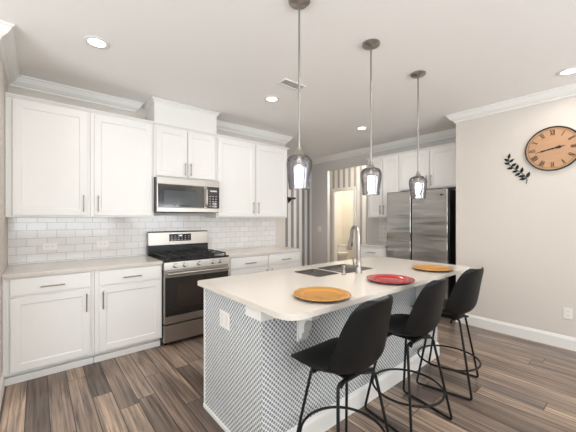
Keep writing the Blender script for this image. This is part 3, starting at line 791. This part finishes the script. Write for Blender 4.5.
bm = nb(); lathe(bm, [(0, .019), (.009, .019), (.009, .026), (0, .027)], seg=16, M4=MX); obj('hub', bm, 'black', t, True)

# leaf sprigs
def sprig(label, Y0, Z0, stempts, leaves):
    t = thing('leaf_wall_decoration', label, 'wall decoration', (XC-.001, Y0, Z0), 0)
    bm = nb(); tube(bm, smooth_path([(-.006, -u, v) for u, v in stempts], .03, 5), .0032, 8); obj('stem', bm, 'tube', t, True)
    bm = nb()
    for (u, v, ang, L) in leaves:
        a = R(ang); D = Vector((math.cos(a), math.sin(a))); N = Vector((-D.y, D.x)); b = Vector((u, v)); poly = []
        for s in (0, .15, .35, .55, .75, .9, 1): poly.append((s, math.sin(PI*min(1, s**.8))*.24*L))
        up = [b+D*L*s+N*w_ for s, w_ in poly]; dn = [b+D*L*s-N*w_ for s, w_ in poly[1:-1]][::-1]
        prism(bm, [tuple(p) for p in up+dn], lambda p, q: (-.004, -p, q), lambda p, q: (-.007, -p, q))
    obj('leaves', bm, 'tube', t)
# u to viewer's right, metres; origin: foot of the stem
sprig('black metal leaf sprig on the wall left of the clock', .862, 1.768,
      [(0, -.02), (.012, .03), (-.02, .09), (-.09, .15), (-.16, .215), (-.165, .30)],
      [(-.165, .29, 78, .062), (-.163, .26, 142, .058), (-.158, .245, 38, .060), (-.155, .225, 158, .058), (-.14, .195, 30, .064), (-.12, .175, 178, .062),
       (-.09, .15, 75, .066), (-.075, .137, -172, .060), (-.045, .11, 78, .066), (-.05, .11, -155, .064), (-.01, .07, 178, .066), (.006, .05, 68, .072), (0.0, .045, -170, .066)])
sprig('black metal leaf sprig on the wall right of the clock, cut by the frame', .335, 2.30,
      [(0, 0), (-.02, .05), (-.045, .09)], [(-.045, .08, 130, .06), (-.04, .075, 60, .06), (-.03, .06, 170, .06), (-.02, .04, 40, .06)])

# ------------------------------------------------------------ outlets, switches
def outlet(name, label, loc, rot, w_=.072, h_=.116, gangs=1, cat='outlet', horiz=False):
    t = thing(name, label, cat, loc, rot)
    obj('cover_plate', bx(-w_/2, w_/2, -.006, 0, -h_/2, h_/2, bev=.002), 'whitep', t)
    for g in range(gangs):
        cx = (g-(gangs-1)/2)*.046
        if cat == 'outlet':
            for s in (-1, 1):
                if horiz: c = obj('socket', bx(cx+s*.02-.013, cx+s*.02+.013, -.008, -.0061, -.015, .015, bev=.001), 'whitep', t); xx = cx+s*.02; zz = 0
                else: c = obj('socket', bx(cx-.016, cx+.016, -.008, -.0061, s*.021-.014, s*.021+.014, bev=.001), 'whitep', t); xx = cx; zz = s*.021
                bm = nb(); box(bm, xx-.007, xx-.0045, -.0085, -.0081, zz-.004, zz+.006); box(bm, xx+.0045, xx+.007, -.0085, -.0081, zz-.004, zz+.006); obj('slot', bm, 'slot', c)
        else:
            obj('rocker', bx(cx-.016, cx+.016, -.010, -.0061, -.033, .033, bev=.002), 'whitep', t)
    return t
outlet('wall_outlet', 'white outlet on the backsplash tiles nearest the left wall', (.10, YA-.0095, 1.075), 0, w_=.116, h_=.072, horiz=True)
outlet('wall_outlet', 'white outlet on the backsplash tiles closer to the range', (.56, YA-.0095, 1.075), 0, w_=.116, h_=.072, horiz=True)
outlet('wall_outlet', 'white outlet low on the right wall below the clock', (XC-.0005, .515, .372), -PI/2)
outlet('light_switch', 'pale double light switch on the grey wall beside the opening', (XD-.0005, 4.76, 1.12), -PI/2, w_=.116, gangs=2, cat='switch')

# black shelf on the striped wall
t = thing('wall_shelf', 'small black shelf on the striped hall wall', 'shelf', (3.55, YE-.0005, 1.775))
obj('board', bx(-.18, .76, -.14, 0, 0, .04, bev=.003), 'black', t)
bm = nb()
for x in (-.1, .66): prism(bm, [(-.001, -.08), (-.001, -.001), (-.1, -.001)], lambda a, b: (x, a, b), lambda a, b: (x+.02, a, b))
obj('bracket', bm, 'black', t)

# toilet in the powder room
t = thing('toilet', 'white toilet seen through the doorway beyond the far opening', 'toilet', (6.75, 5.66, 0), R(-50))
bm = nb(); box(bm, -.2, .2, -.1, .1, .30, .565, .02, 3); obj('tank', bm, 'porcelain', t, True)
bm = nb(); box(bm, -.215, .215, -.115, .115, .566, .60, .012, 3); obj('tank_lid', bm, 'porcelain', t, True)
bm = nb(); lathe(bm, [(0, .001), (.12, .001), (.11, .05), (.10, .15), (.15, .28), (.19, .36), (.19, .385), (.14, .385), (.1, .28), (0, .25)], c=(0, -.30, 0), seg=28); obj('bowl', bm, 'porcelain', t, True)
bm = nb(); lathe(bm, [(.12, .387), (.195, .387), (.195, .41), (0, .415)], c=(0, -.30, 0), seg=28); obj('seat', bm, 'porcelain', t, True)

# powder room ceiling fixture, and one added to light the passage
def flush(x, y, label, power):
    t = thing('flush_ceiling_light', label, 'ceiling light', (x, y, H-.001))
    bm = nb(); lathe(bm, [(0, 0), (.15, 0), (.15, -.02), (.14, -.022), (0, -.022)], seg=32); obj('base', bm, 'nickel', t, True)
    bm = nb(); lathe(bm, [(.13, -.0225), (.125, -.05), (.08, -.07), (0, -.078)], seg=32); obj('diffuser', bm, emis('warm_diffuser', (1, .9, .74, 1), 2), t, True)
    l = bpy.data.lights.new('flush_glow', 'POINT'); l.energy = power; l.shadow_soft_size = .1; l.color = (1, .94, .86)
    lo = bpy.data.objects.new('flush_glow', l); C.objects.link(lo); lo.parent = t; lo.location = (0, 0, -.2)
flush(6.9, 5.2, 'round ceiling light of the powder room, hidden above its door', 55)
flush(5.52, 3.6, 'added unseen ceiling light of the passage behind the far wall', 70)  # unseen lamp, added to brighten the striped passage
